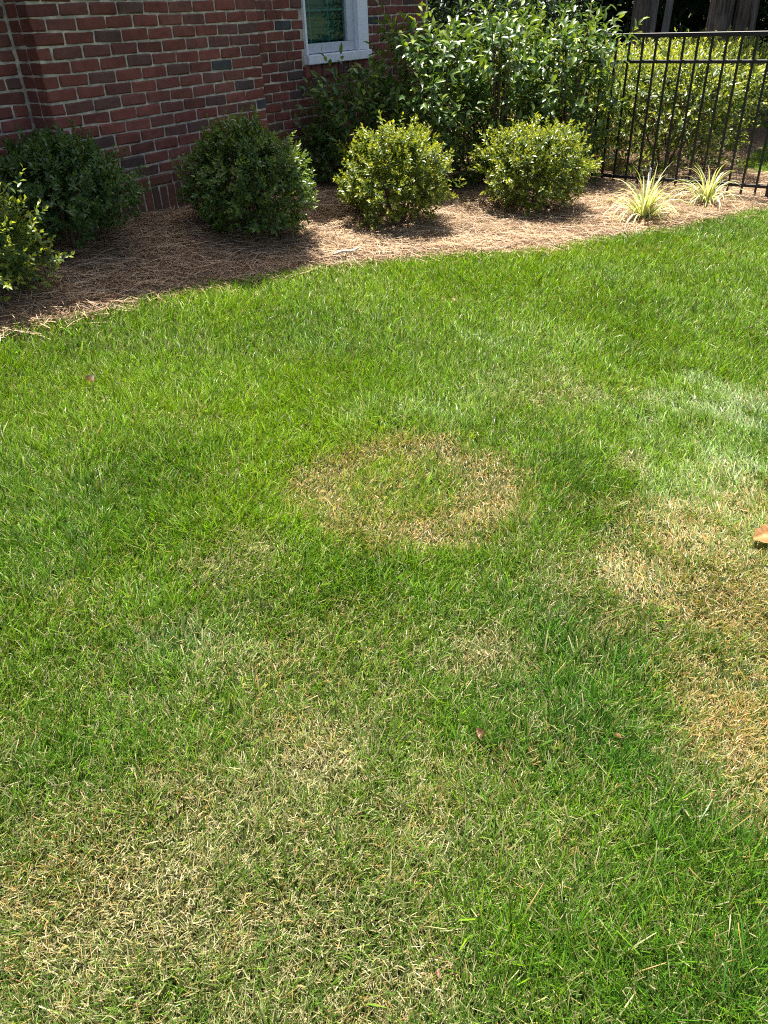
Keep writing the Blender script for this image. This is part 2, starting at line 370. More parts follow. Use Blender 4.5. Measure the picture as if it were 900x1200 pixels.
# those in view are objects of their own, the rest one joined piece per wall
cm = np.array(cam.matrix_world.inverted())
hm = np.array(Matrix.Translation(house.location) @ Matrix.Rotation(math.pi / 2 - AZ, 4, 'Z'))
def pix(x, y, z):
    p = cm @ (hm @ np.array([x, y, z, 1.0])); return 450 - p[0] / p[2] * 900, 600 + p[1] / p[2] * 900
hide = {'wall': [], 'chimney': []}
par_ob = {'wall': wall, 'chimney': chim}
cnt = {'wall': 0, 'chimney': 0}
for i, (par, x, y, z, L, H, D, rot) in enumerate(singles):
    u, v = pix(x, y, z); seen = -45 < u < 540 and -35 < v < 300 and (hm @ np.array([x, y, z, 1.]))[1] > 1.5
    if par == 'wall' and x > 1.2 and z < Z_S - SH: seen = False
    if z < Z_S - SH - .01 : seen = False
    if seen and cnt[par] < 300:
        cnt[par] += 1
        o = ob('brick', brick_me(L, H, D, i % 5), None, par_ob[par]); o.location = (x, y + random.uniform(-.002, .002) * (rot == 0), z + random.uniform(-.0012, .0012)); o.rotation_euler = (random.uniform(-.01, .01), random.uniform(-.008, .008), rot)
    else: rest[par].append((x, y, z, L, H, D, rot))
for par, lst in rest.items():
    V = []; T = []; b = 0
    for x, y, z, L, H, D, rot in lst:
        c_, s_ = math.cos(rot), math.sin(rot); e = .004
        P = [(-L / 2 + e, 0, -H / 2 + e), (L / 2 - e, 0, -H / 2 + e), (L / 2 - e, 0, H / 2 - e), (-L / 2 + e, 0, H / 2 - e),
             (-L / 2, e, -H / 2), (L / 2, e, -H / 2), (L / 2, e, H / 2), (-L / 2, e, H / 2), (-L / 2, D, -H / 2), (L / 2, D, -H / 2), (L / 2, D, H / 2), (-L / 2, D, H / 2)]
        V += [(x + px * c_ - py * s_, y + px * s_ + py * c_, z + pz) for px, py, pz in P]
        T += [(b, b + 1, b + 2), (b, b + 2, b + 3)]
        for o_ in (0, 4):
            for k in range(4):
                a0, a1 = b + o_ + k, b + o_ + (k + 1) % 4; T += [(a0, a0 + 4, a1 + 4), (a0, a1 + 4, a1)]
        b += 12
    ob('brick_courses', mesh_np('brick_courses', V, T), M['brick_far'], par_ob[par], kind='stuff')
# roof, soffit, gutter
bm = bmesh.new()
pr = [(REC - .34, EAVE - .02), (REC - .34, EAVE + .05), (4.3, EAVE + 2.6), (9.0, EAVE + .05), (9.0, EAVE - .02)]
A = [bm.verts.new((XL - .3, y, z)) for y, z in pr]; B = [bm.verts.new((XR + .3, y, z)) for y, z in pr]
bm.faces.new(A); bm.faces.new(B[::-1])
for k in range(len(pr)): bm.faces.new((A[k], B[k], B[(k + 1) % len(pr)], A[(k + 1) % len(pr)]))
bmesh.ops.recalc_face_normals(bm, faces=bm.faces)
roof = ob('roof', bm_mesh('roof', bm), M['roof'], house)
for a, b_ in ((XL - .3, PX0 - .03), (PX1 + .03, XR + .3)):
    ob('gutter', box_mesh('gutter', a, b_, REC - .45, REC - .343, EAVE - .06, EAVE + .07, bev=.01), M['white_paint'], roof)
ob('chimney_cap', box_mesh('chimney_cap', PX1 - .63, PX1 + .03, -.03, REC + .93, 6.123, 6.17, bev=.01), M['mortar'], chim)
# window
win = empty('window', (0, 0, 0)); win.parent = house
Y0 = REC
FR = .055
def wb(name, x0, x1, y0, y1, z0, z1, mat, bev=.003, par=win): return ob(name, box_mesh(name, x0, x1, y0, y1, z0, z1, bev=bev), M[mat], par)
wb('sill', WX0 - .01, WX1 + .012, Y0 - .045, Y0 + .12, WZ0 - .062, WZ0 + .006, 'white_paint', .006)
wb('frame', WX1 - .15, WX1 + .003, Y0 - .02, Y0 + .12, WZ0 + .008, WZ1, 'white_paint')
wb('frame', WX0 - .003, WX0 + .02, Y0 - .02, Y0 + .12, WZ0 + .008, WZ1, 'white_paint')
wb('frame', WX0 + .022, WX1 - .152, Y0 - .018, Y0 + .12, WZ1 - .06, WZ1 - .001, 'white_paint')
GX0, GX1, GZ0 = WX0 + .03, 2.545, 1.205
wb('sash', GX0 - .008, WX1 - .152, Y0 + .02, Y0 + .07, WZ0 + .010, GZ0, 'sash')
wb('sash', GX1, WX1 - .152, Y0 + .022, Y0 + .07, GZ0 + .001, 2.0, 'sash')
wb('sash', GX0 - .008, WX1 - .152, Y0 + .02, Y0 + .07, 2.002, 2.05, 'sash')
wb('pane', GX0 - .006, GX1 + .004, Y0 + .045, Y0 + .05, GZ0 - .004, 2.004, 'glass', 0)
wb('pane', GX0 - .006, GX1 + .004, Y0 + .065, Y0 + .07, 2.046, WZ1 - .062, 'glass', 0)
for k in range(1, 3):
    x = GX0 + (GX1 - GX0) * k / 3 - .05 * (k == 1) - .02
    wb('muntin', x - .007, x + .007, Y0 + .0525, Y0 + .060, GZ0, 2.0, 'sash', .002)
for z in (1.43, 1.66, 1.88): wb('muntin', GX0, GX1, Y0 + .0535, Y0 + .0590, z - .007, z + .007, 'sash', .002)
for k in range(17):
    z = GZ0 - .02 + k * .05
    bmx = bmesh.new(); add_box(bmx, GX0 - .02, GX1 + .06, -.026, .026, -.0012, .0012)
    bmesh.ops.rotate(bmx, verts=bmx.verts, cent=(0, 0, 0), matrix=Matrix.Rotation(R(-58), 3, 'X')); bmesh.ops.translate(bmx, verts=bmx.verts, vec=(0, Y0 + .125, z))
    ob('blind_slat', bm_mesh('blind_slat', bmx), M['blind'], win)
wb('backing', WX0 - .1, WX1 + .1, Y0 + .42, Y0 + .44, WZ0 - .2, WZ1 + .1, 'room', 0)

# ------------------------------------------------------------------ fence
FAL = 3.62; fo = wpt(FAL, 0); FZ = -.065
fence = empty('metal_fence', (fo[0], fo[1], FZ), -AZ, label='black metal picket fence running from the house corner past the hedge', cat='fence')
# local x runs out from the wall
F0, F1 = -.16, 6.2
for z, h, w in ((1.235, .032, .034), (1.05, .026, .026), (.165, .026, .026)):
    ob('rail', box_mesh('rail', F0, F1, -w / 2, w / 2, z - h / 2, z + h / 2, bev=.003), M['iron'], fence)
pk = box_mesh('picket', -.0085, .0085, -.0085, .0085, .0, 1.219, bev=.0015); pk.materials.append(M['iron'])
posts = [.75, 3.17, 5.59]
bmp = bmesh.new(); add_box(bmp, -.026, .026, -.026, .026, -.3, 1.27, bev=.003); add_box(bmp, -.031, .031, -.031, .031, 1.2705, 1.287, bev=.004)
pm = bm_mesh('post', bmp); pm.materials.append(M['iron'])
for x in posts: ob('post', pm, None, fence).location = (x, 0, 0)
k = 0
while F0 + .06 + k * .109 < F1:
    x = F0 + .06 + k * .109; k += 1
    if min(abs(x - q) for q in posts) > .045: ob('picket', pk, None, fence).location = (x, 0, .045 - .02 * x / 3)

# ------------------------------------------------------------------ foliage builders
def leaf_tris(base, axis, nrm, L, Wd, col, fold=.18, curl=.12):
    """rhombic folded leaves (2 tris), vectorised"""
    axis = norm(axis); side = norm(np.cross(axis, nrm)); up = np.cross(side, axis)
    L = L[:, None]; Wd = Wd[:, None]
    mid = base + axis * L * .48
    l = mid - side * Wd * .5 + up * Wd * fold; r = mid + side * Wd * .5 + up * Wd * fold
    tip = base + axis * L - up * L * curl
    V = np.stack([base, l, tip, r], 1).reshape(-1, 3); n = len(base); a = np.arange(n)[:, None] * 4
    T = (a[:, None, :] + np.array([[0, 2, 1], [0, 3, 2]])[None]).reshape(-1, 3)
    C = np.repeat(col, 4, 0); return V, T, C
def big_leaf(base, axis, nrm, L, Wd, col, fold=.16, curl=.2):
    """ovate leaf, 8 verts, 8 tris"""
    axis = norm(axis); side = norm(np.cross(axis, nrm)); up = np.cross(side, axis); L = L[:, None]; Wd = Wd[:, None]
    f = lambda t, w, h: base + axis * L * t + side * Wd * w + up * (Wd * h - L * curl * t * t)
    V = np.stack([f(0, 0, 0), f(.3, -.42, fold), f(.3, 0, 0), f(.3, .42, fold), f(.66, -.40, fold), f(.66, 0, 0), f(.66, .40, fold), f(1, 0, 0)], 1).reshape(-1, 3)
    q = np.array([[0, 2, 1], [0, 3, 2], [1, 2, 5], [1, 5, 4], [2, 3, 6], [2, 6, 5], [4, 5, 7], [5, 6, 7]])
    T = (np.arange(len(base))[:, None, None] * 8 + q[None]).reshape(-1, 3)
    return V, T, np.repeat(col, 8, 0)
def sphere_dirs(n):
    v = rng.normal(size=(n, 3)); return norm(v)
def lerp(a, b, t): t = np.asarray(t)[:, None]; return np.asarray(a) * (1 - t) + np.asarray(b) * t
def shoot_leaves(P, D, n_leaf, slen, L, Wd, spread, c_old, c_new, new_amt, jitter=.15):
    """leaves set spirally along each shoot; P shoot base, D shoot direction"""
    ns = len(P); D = norm(D); k = np.arange(n_leaf)
    ref = norm(np.cross(D, rng.normal(size=D.shape))); b = np.cross(D, ref)
    t = (k + .5) / n_leaf; ang = k * 2.4
    sl = slen * rng.uniform(.6, 1.25, ns)
    base = P[:, None] + D[:, None] * (sl[:, None] * t[None])[..., None]
    rad = ref[:, None] * np.cos(ang)[None, :, None] + b[:, None] * np.sin(ang)[None, :, None]
    open_ = spread * (1.15 - .75 * t)[None, :, None]
    ax = norm(D[:, None] * (1 - open_ * .55) + rad * open_ + rng.normal(size=base.shape) * jitter)
    nr = norm(D[:, None] * .9 + np.array([0, 0, .7]) - rad * .3 + rng.normal(size=base.shape) * .3)
    m = ns * n_leaf
    tt = np.clip(np.tile(t, (ns, 1)) ** 2 * new_amt + rng.normal(0, .12, (ns, n_leaf)) + rng.normal(0, .12, (ns, 1)), 0, 1).ravel()
    col = lerp(c_old, c_new, tt) * rng.uniform(.72, 1.25, (m, 1))
    size = (rng.uniform(.75, 1.2, m)) * (1.1 - .3 * np.tile(t, ns))
    return base.reshape(-1, 3), ax.reshape(-1, 3), nr.reshape(-1, 3), L * size, Wd * size, col
def stems(name, root, n, h, spread, r0, parent, mat='twig', fork=3):
    bm = bmesh.new()
    for i in range(n):
        a = 2 * math.pi * (i + random.random() * .6) / n; e = Vector((math.cos(a) * spread * random.uniform(.5, 1), math.sin(a) * spread * random.uniform(.5, 1), h * random.uniform(.6, .95)))
        p0 = Vector((math.cos(a) * .03, math.sin(a) * .03, -.04)); m = e * .5 + Vector((0, 0, h * .12))
        tube(bm, [p0, p0.lerp(m, .5), m, e], [r0, r0 * .85, r0 * .65, r0 * .25], 6)
        for j in range(fork):
            q = m.lerp(e, random.uniform(0, .6)); d = Vector((random.uniform(-1, 1), random.uniform(-1, 1), random.uniform(.2, 1))) * spread * .45
            tube(bm, [q, q + d * .5, q + d], [r0 * .45, r0 * .3, r0 * .12], 5)
    return ob(name, bm_mesh(name, bm), M[mat], parent)
def round_shrub(name, x, y, w, h, seed, label, c_old, c_new, new_amt, nsh, mat='holly', leafL=.034, leafW=.018, group=None, cat='shrub', lean=(0, 0), widest=.52, slen=.075, nl=9, wob=.17, depth=1.0, boxy=0):
    global rng
    rng = np.random.default_rng(seed); random.seed(seed)
    z0 = float(bed_z(np.array([x]), np.array([y]))[0])
    root = empty(name, (x, y, z0 - .01), label=label, cat=cat, group=group)
    r = w / 2
    d = sphere_dirs(nsh); d[:, 2] = np.where(d[:, 2] < -.75, -d[:, 2], d[:, 2])
    lump = 1 + wob * (np.sin(d @ np.array([3.1, 4.2, 2.3]) + seed) + np.sin(d @ np.array([-5.2, 3.7, 4.9]) + seed * 1.7) + np.sin(d @ np.array([8.1, -6.3, 7.7]) + seed * 2.3)) * .5 + rng.normal(0, .05, nsh)
    deep = np.where(rng.random(nsh) < .62, rng.uniform(.84, .98, nsh), rng.uniform(.45, .86, nsh))
    cz = h * widest
    ext = np.where(d[:, 2] > 0, h - cz, cz + .02)
    if boxy: d = d / (np.abs(d) ** boxy).sum(1, keepdims=True) ** (1 / boxy)
    P = np.stack([d[:, 0] * r, d[:, 1] * r * depth, d[:, 2] * ext], -1) * (lump * deep)[:, None]
    hh = np.clip((P[:, 2] + cz) / h, 0, 1)
    nar = np.where(hh < .4, .80 + .20 * (hh / .4), 1.0)
    P[:, :2] *= nar[:, None]; P[:, 2] += cz
    P[:, 0] += lean[0] * hh; P[:, 1] += lean[1] * hh
    out = norm(d + np.array([0, 0, .55]) + rng.normal(size=d.shape) * .35)
    P = P - out * slen * .5
    # a few longer shoots break the outline
    long_ = rng.random(nsh) < .13; P[long_] += out[long_] * slen * rng.uniform(.3, 1.1, (long_.sum(), 1))
    B, A, Nn, L, Wd, Cc = shoot_leaves(P, out, nl, slen, leafL, leafW, .9, c_old, c_new, new_amt)
    B[:, 2] = np.maximum(B[:, 2], .02)
    V, T, C = leaf_tris(B, A, Nn, L, Wd, Cc)
    ob('foliage', mesh_np('foliage', V, T, C), M[mat], root, kind='stuff')
    stems('branches', root, 7, h * .75, r * .75, .011, root)
    return root

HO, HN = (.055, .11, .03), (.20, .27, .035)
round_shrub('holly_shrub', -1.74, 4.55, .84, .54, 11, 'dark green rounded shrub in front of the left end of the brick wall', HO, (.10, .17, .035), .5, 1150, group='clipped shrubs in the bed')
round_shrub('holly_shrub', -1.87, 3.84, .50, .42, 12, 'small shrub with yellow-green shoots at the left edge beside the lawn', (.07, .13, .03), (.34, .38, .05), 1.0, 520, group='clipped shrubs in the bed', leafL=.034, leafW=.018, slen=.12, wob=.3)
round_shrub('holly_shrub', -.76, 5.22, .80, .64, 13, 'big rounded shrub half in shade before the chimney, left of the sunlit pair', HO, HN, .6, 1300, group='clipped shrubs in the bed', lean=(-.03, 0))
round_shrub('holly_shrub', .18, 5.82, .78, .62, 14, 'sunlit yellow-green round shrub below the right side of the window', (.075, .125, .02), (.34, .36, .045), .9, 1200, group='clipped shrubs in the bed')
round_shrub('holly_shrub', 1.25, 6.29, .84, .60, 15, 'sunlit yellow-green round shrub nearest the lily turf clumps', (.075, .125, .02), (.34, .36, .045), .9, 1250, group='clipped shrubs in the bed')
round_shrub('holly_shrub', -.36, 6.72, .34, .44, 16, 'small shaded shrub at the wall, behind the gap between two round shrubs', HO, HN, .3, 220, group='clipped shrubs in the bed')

# loose large-leaved shrubs by the house corner
LEAF_ME = []
for v in range(4):
    V, T, C = big_leaf(np.zeros((1, 3)), np.array([[0, 1., 0]]), np.array([[0, 0, 1.]]), np.array([1.]), np.array([.36 + .05 * v]), np.ones((1, 3)), fold=.1 + .05 * v, curl=.1 + .08 * v)
    me = mesh_np('leaf', V, T, smooth=True); me.materials.append(M['laurel_one']); LEAF_ME.append(me)
def loose_shrub(name, x, y, rx, ry, h, seed, label, nsh, nsingle, lean=(0, 0), c_old=(.045, .098, .022), c_new=(.22, .29, .04), group=None):
    global rng
    rng = np.random.default_rng(seed); random.seed(seed)
    z0 = float(bed_z(np.array([x]), np.array([y]))[0])
    root = empty(name, (x, y, z0 - .01), label=label, cat='shrub', group=group)
    a = rng.uniform(0, 2 * np.pi, nsh); q = np.sqrt(rng.random(nsh)); hh = rng.beta(1.25, 1.1, nsh)
    wz = np.clip(.7 + .55 * hh - .55 * np.maximum(hh - .55, 0) * 2, .25, 1)
    P = np.stack([np.cos(a) * q * rx * wz, np.sin(a) * q * ry * wz, (.06 + hh * h) * (1 - .18 * q * q)], -1)
    P[:, 0] += lean[0] * hh; P[:, 1] += lean[1] * hh
    out = norm(np.stack([np.cos(a) * q * .8, np.sin(a) * q * .8, rng.uniform(.35, 1.3, nsh)], -1) + rng.normal(size=P.shape) * .3)
    nl = 8; slen = .26
    wild = (rng.random(nsh) < .16) & (hh > .35); P[wild] += out[wild] * rng.uniform(.08, .24, (wild.sum(), 1))
    B, A, Nn, L, Wd, Cc = shoot_leaves(P - out * slen * .6, out, nl, slen, .085, .034, .85, c_old, c_new, .75, .2)
    droop = rng.uniform(0, .35, len(B)); A[:, 2] -= droop; A = norm(A)
    # nearest ones to the lawn side become leaves of their own
    wpos = B + np.array([x, y, z0]); ds = np.linalg.norm(wpos - np.array([0, 0, EYE]), axis=1)
    order = np.argsort(ds + rng.uniform(0, .25, len(ds))); pick = order[:nsingle]; keep = np.ones(len(B), bool); keep[pick] = False
    V, T, C = big_leaf(B[keep], A[keep], Nn[keep], L[keep], Wd[keep], Cc[keep])
    ob('foliage', mesh_np('foliage', V, T, C, smooth=True), M['laurel'], root, kind='stuff')
    for i in pick:
        ya = Vector(A[i]).normalized(); xa = ya.cross(Vector(Nn[i])).normalized(); za = xa.cross(ya); s = float(L[i])
        o = ob('leaf', LEAF_ME[i % 4], None, root)
        o.matrix_local = Matrix(((xa[0] * s, ya[0] * s, za[0] * s, B[i][0]), (xa[1] * s, ya[1] * s, za[1] * s, B[i][1]), (xa[2] * s, ya[2] * s, za[2] * s, B[i][2]), (0, 0, 0, 1)))
    # stems reach into the shoots
    bm = bmesh.new(); idx = rng.choice(nsh, 34, replace=False)
    for i in idx:
        e = Vector(P[i]); p0 = Vector((random.uniform(-.1, .1), random.uniform(-.1, .1), -.05)); m = Vector((e.x * .45, e.y * .45, e.z * .55))
        tube(bm, [p0, m, e, e + Vector(out[i]) * .1], [.009, .007, .004, .002], 5)
    ob('branches', bm_mesh('branches', bm), M['twig'], root)
    return root
g_ = 'large-leaved shrubs at the house corner'
loose_shrub('laurel_shrub', -.06, 6.93, .50, .36, .80, 20, 'low large-leaved shrub in shade under the window sill', 165, 220, group=g_, c_old=(.07, .135, .035), c_new=(.22, .3, .06))
loose_shrub('laurel_shrub', .46, 6.97, .52, .46, 1.22, 21, 'loose large-leaved shrub just right of the window', 300, 280, group=g_)
loose_shrub('laurel_shrub', 1.10, 7.25, .54, .50, 1.33, 22, 'tall large-leaved shrub in the middle of the group at the house corner', 320, 280, group=g_)
loose_shrub('laurel_shrub', 1.72, 7.38, .50, .42, 1.30, 23, 'loose large-leaved shrub overlapping the left end of the metal fence', 300, 280, group=g_)

# hedge beyond the fence
hg = 'shrubs of the hedge beyond the fence'
for i, (al, s, w, h, lab) in enumerate(((4.5, .85, 1.35, .95, 'hedge shrub behind the fence, half hidden by the large-leaved shrubs'),
                                      (4.5, 2.05, 1.3, .88, 'hedge shrub closest behind the fence pickets, above the lily turf'),
                                      (5.9, 1.7, 1.6, .92, 'sunlit hedge shrub behind the fence, in front of the thick trunk'),
                                      (7.3, 1.6, 1.6, .92, 'farthest hedge shrub, at the right end of the row behind the fence'))):
    p = wpt(al, s)
    round_shrub('hedge_shrub', p[0], p[1], w, h, 31 + i, lab, (.05, .095, .018), (.40, .43, .08), 1.0, 1300, mat='hedge', leafL=.05, leafW=.022, group=hg, slen=.13, nl=9, widest=.72, wob=.12, boxy=5)

# variegated lily turf: every blade a part
def lily_turf(x, y, seed, label, n=90, Ls=.36, spike=False):
    global rng
    rng = np.random.default_rng(seed); z0 = float(bed_z(np.array([x]), np.array([y]))[0])
    root = empty('lily_turf', (x, y, z0 - .005), label=label, cat='plant', group='clumps of variegated lily turf')
    mes = []
    for v in range(6):
        th0, k = R(8 + 9 * v), R(48 + 16 * v); P = [np.array([0., 0, 0])]; th = th0; seg = 6
        for i in range(seg):
            P.append(P[-1] + np.array([math.sin(th), 0, math.cos(th)]) / seg); th += k / seg * (.5 + i * .35)
        V = []; T = []
        for i, p in enumerate(P):
            w = .019 * (1 - (i / seg) ** 2.2) + .0008
            V += [p + (0, -w, .004), p + (0, 0, 0), p + (0, w, .004)]
            if i:
                b = 3 * i
                for c in (0, 1): T += [(b + c - 3, b + c - 2, b + c + 1), (b + c - 3, b + c + 1, b + c)]
        me = mesh_np('blade', V, T, smooth=True); me.materials.append(M['blade']); mes.append(me)
    for i in range(n):
        o = ob('blade', mes[rng.integers(6)], None, root); a = rng.uniform(0, 2 * np.pi); r = rng.uniform(0, .045); L = Ls * rng.uniform(.55, 1.15)
        o.location = (r * math.cos(a), r * math.sin(a), 0); o.rotation_euler = (0, rng.uniform(-.15, .1), a + rng.normal(0, .3)); o.scale = (L, L * rng.uniform(.8, 1.3), L)
    if spike:
        bm = bmesh.new(); tube(bm, [(0, 0, 0), (.01, 0, .18), (.0, .0, .36)], [.003, .0028, .002], 5)
        for i in range(26):
            z = .27 + .09 * i / 26; a = i * 2.4; add_box(bm, .004 * math.cos(a) - .003, .004 * math.cos(a) + .003, .004 * math.sin(a) - .003, .004 * math.sin(a) + .003, z, z + .006)
        ob('flower_spike', bm_mesh('flower_spike', bm), plain('pale_flower', (.6, .58, .62), .7), root)
lily_turf(2.04, 6.00, 41, 'striped yellow lily turf clump with a pale flower spike beside the lawn', 110, .385, True)
lily_turf(2.70, 6.49, 42, 'striped yellow lily turf clump nearest the fence', 95, .35)

# ------------------------------------------------------------------ pine straw
rng = np.random.default_rng(51)
def needles(n, cand, zf, L0, L1, w0, w1, name, lift=.03):
    x, y = cand(n); n = len(x)
    a = rng.uniform(0, np.pi * 2, n) + 0; L = rng.uniform(L0, L1, n); w = rng.uniform(w0, w1, n)
    z = zf(x, y) + rng.uniform(.0, lift, n)
    d = np.stack([np.cos(a), np.sin(a), rng.normal(0, .10, n)], -1); s = np.stack([-np.sin(a), np.cos(a), rng.normal(0, .5, n)], -1); s = norm(s)
    bend = rng.normal(0, .12, n)[:, None]; sag = rng.uniform(-.02, .08, n)[:, None]
    c = np.stack([x, y, z], -1); V = []
    for t in (-.5, 0, .5):
        p = c + d * (L[:, None] * t) + np.cross(d, [0, 0, 1.]) * (L[:, None] * bend * (4 * t * t)) - np.array([0, 0, 1.]) * L[:, None] * sag * 4 * t * t
        p[:, 2] = np.maximum(p[:, 2], zf(p[:, 0], p[:, 1]) + .002)
        V += [p - s * w[:, None] / 2, p + s * w[:, None] / 2]
    V = np.stack(V, 1).reshape(-1, 3); q = np.array([[0, 1, 3], [0, 3, 2], [2, 3, 5], [2, 5, 4]])
    T = (np.arange(n)[:, None, None] * 6 + q).reshape(-1, 3)
    t = rng.random(n); col = lerp((.22, .135, .075), (.58, .42, .25), t) ; col[rng.random(n) < .15] = (.44, .36, .27); col[rng.random(n) < .12] = (.16, .085, .05)
    col *= rng.uniform(.75, 1.2, (n, 1)) * (.72 + .56 * fbm(x, y, .35, 4))[:, None]
    return ob(name, mesh_np(name, V, T, np.repeat(col, 6, 0)), M['straw'], kind='stuff', label='loose brown pine straw covering the planting bed', cat='pine straw')
def bed_cand(n):
    X = []; Y = []; tot = 0
    while tot < n:
        x = rng.uniform(-3.4, 4.4, n * 2); y = rng.uniform(2.0, 9.5, n * 2); al, s = als(x, y)
        e = edge_dist(x, y); k = (in_poly(x, y) & (s > -.2)) | ((e < .13) & (s > .2) & (rng.random(n * 2) < .45 * np.exp(-e / .045)))
        far = (al > 3.7) | (x < -2.4); k &= ~far | (rng.random(n * 2) < .35)
        X.append(x[k]); Y.append(y[k]); tot += k.sum()
    return np.concatenate(X)[:n], np.concatenate(Y)[:n]
needles(57000, bed_cand, bed_z, .09, .22, .0016, .0034, 'pine_straw')

# ------------------------------------------------------------------ grass
rng = np.random.default_rng(61)
DRY = [  # cx, cy, rx, ry, strength: patches of browned turf
    (1.00, 1.60, .26, .24, .95), (.70, 1.73, .16, .18, .75), (.93, 1.97, .18, .19, .75), (.80, 1.22, .13, .24, .85), (1.35, 1.5, .35, .35, .8), (1.0, .95, .15, .2, .6),
    (.23, 1.46, .10, .09, .72), (-.17, 1.13, .11, .13, .62), (-.50, .80, .18, .14, .66), (-.20, .79, .19, .12, .5), (-.66, .95, .13, .12, .5),
    (-.33, .98, .22, .14, .42), (-.04, .66, .13, .1, .5), (.72, 3.04, .30, .18, .36), (.90, 2.38, .06, .08, .55), (-.44, 1.86, .12, .10, .4), (-.25, 1.4, .30, .20, .22),
    (-.9, .7, .3, .25, .6), (-.3, .4, .5, .2, .6), (.05, .95, .25, .12, .35), (-1.2, 4.08, .15, .1, .25), (1.5, 5.2, .5, .1, .2), (1.25, 2.1, .2, .2, .55)]
SKY_SHEEN = [(1.42, 2.58, .30, .44, 1.0), (1.12, 2.2, .2, .26, .8), (.92, 1.95, .14, .18, .6), (.72, 1.8, .12, .14, .5), (.12, 2.85, .22, .16, .28), (.75, 3.55, .28, .3, .28), (.85, 3.0, .35, .25, .32), (-.42, 1.47, .12, .07, .3)]  # patches where blades lean back; sky sheen is painted into their colour
LUSH = [(.40, 1.22, .2, .18, .7), (.62, .74, .25, .18, .75), (.55, 1.5, .14, .14, .7), (-.55, 1.52, .1, .06, .7), (-1.05, 2.3, .4, .4, .5), (.7, 2.3, .14, .25, .6), (0, 3.6, 1.2, .6, .4), (1.6, 3.6, .5, .7, .5)]
def blob(x, y, L):
    wob = 1 + 1.0 * (fbm(x, y, .16, 3) - .5); f = np.zeros_like(x)
    for cx, cy, rx, ry, st in L:
        r = np.hypot((x - cx) / rx, (y - cy) / ry) / wob; f = np.maximum(f, st * np.clip((1.7 - r) / 1.2, 0, 1))
    return f
def dryness(x, y):
    f = blob(x, y, DRY)
    r = np.hypot((x - .08) / .385, (y - 2.27) / .36) / (1 + .28 * (fbm(x, y, .14, 2) - .5)); th = np.arctan2(y - 2.27, x - .08)
    rim = np.exp(-((r - .76) / .27) ** 2) * (1.08 + .2 * np.cos(th + .9)); core_ = .42 * np.clip(1.0 - r, 0, 1) ** .3 * (r < 1)
    f = np.maximum(f, np.maximum(rim, core_))
    f *= 1 - .35 * (r < 1.2) * (fbm(x, y, .07, 5) < .42)
    base = .05 + .20 * np.clip((1.9 - y) / 1.3, 0, 1) * np.clip(.75 - x * .9, .15, 1)
    f = f * .82 + base + .42 * (fbm(x, y, .09, 4) - .5) + .22 * (fbm(x, y, .55, 1) - .5)
    return np.clip(f, 0, 1)
def half_w(y): return .42 + .44 * np.maximum(y, 0)
def lawn_points():
    """fine blades where the lawn is seen from near, a coarser outer lawn of broader blades around them"""
    X = []; Y = []; F = []
    def band(y0, y1, dens, x0=-4.4, x1=5.6, outer=False):
        n = int((x1 - x0) * (y1 - y0) * dens); x = rng.uniform(x0, x1, n); y = rng.uniform(y0, y1, n)
        over = np.maximum(np.abs(x) - half_w(y), (.36 - y) * 1.5); soft = np.clip((over - .04) / .4, 0, 1)
        if outer: pr = soft ** .7 * np.where(over < 1.25, 1, .55)
        else: pr = (1 - soft) ** 2
        k = rng.random(n) < pr; X.append(x[k]); Y.append(y[k]); F.append(np.full(k.sum(), outer))
    band(-.6, 1.3, 74000); band(1.3, 2.2, 45000); band(2.2, 3.4, 26000); band(3.4, 7.4, 13500); band(7.4, 11, 7000, 3.3, 5.8)
    band(-.8, 7.4, 10000, outer=True); band(-.8, 2.3, 7000, outer=True)
    x = np.concatenate(X); y = np.concatenate(Y); f = np.concatenate(F)
    k = (~in_poly(x, y) | (edge_dist(x, y) < .07 * fbm(x, y, .1, 2) ** 1.5)) & ((y < 6.9) | (x > 3)); al, s = als(x, y); k &= s > -.1
    x, y, f = x[k], y[k], f[k]; k = rng.random(len(x)) > .10 * np.clip((dryness(x, y) - .35) / .4, 0, 1)
    return x[k], y[k], f[k]
gxp, gyp, gout = lawn_points()
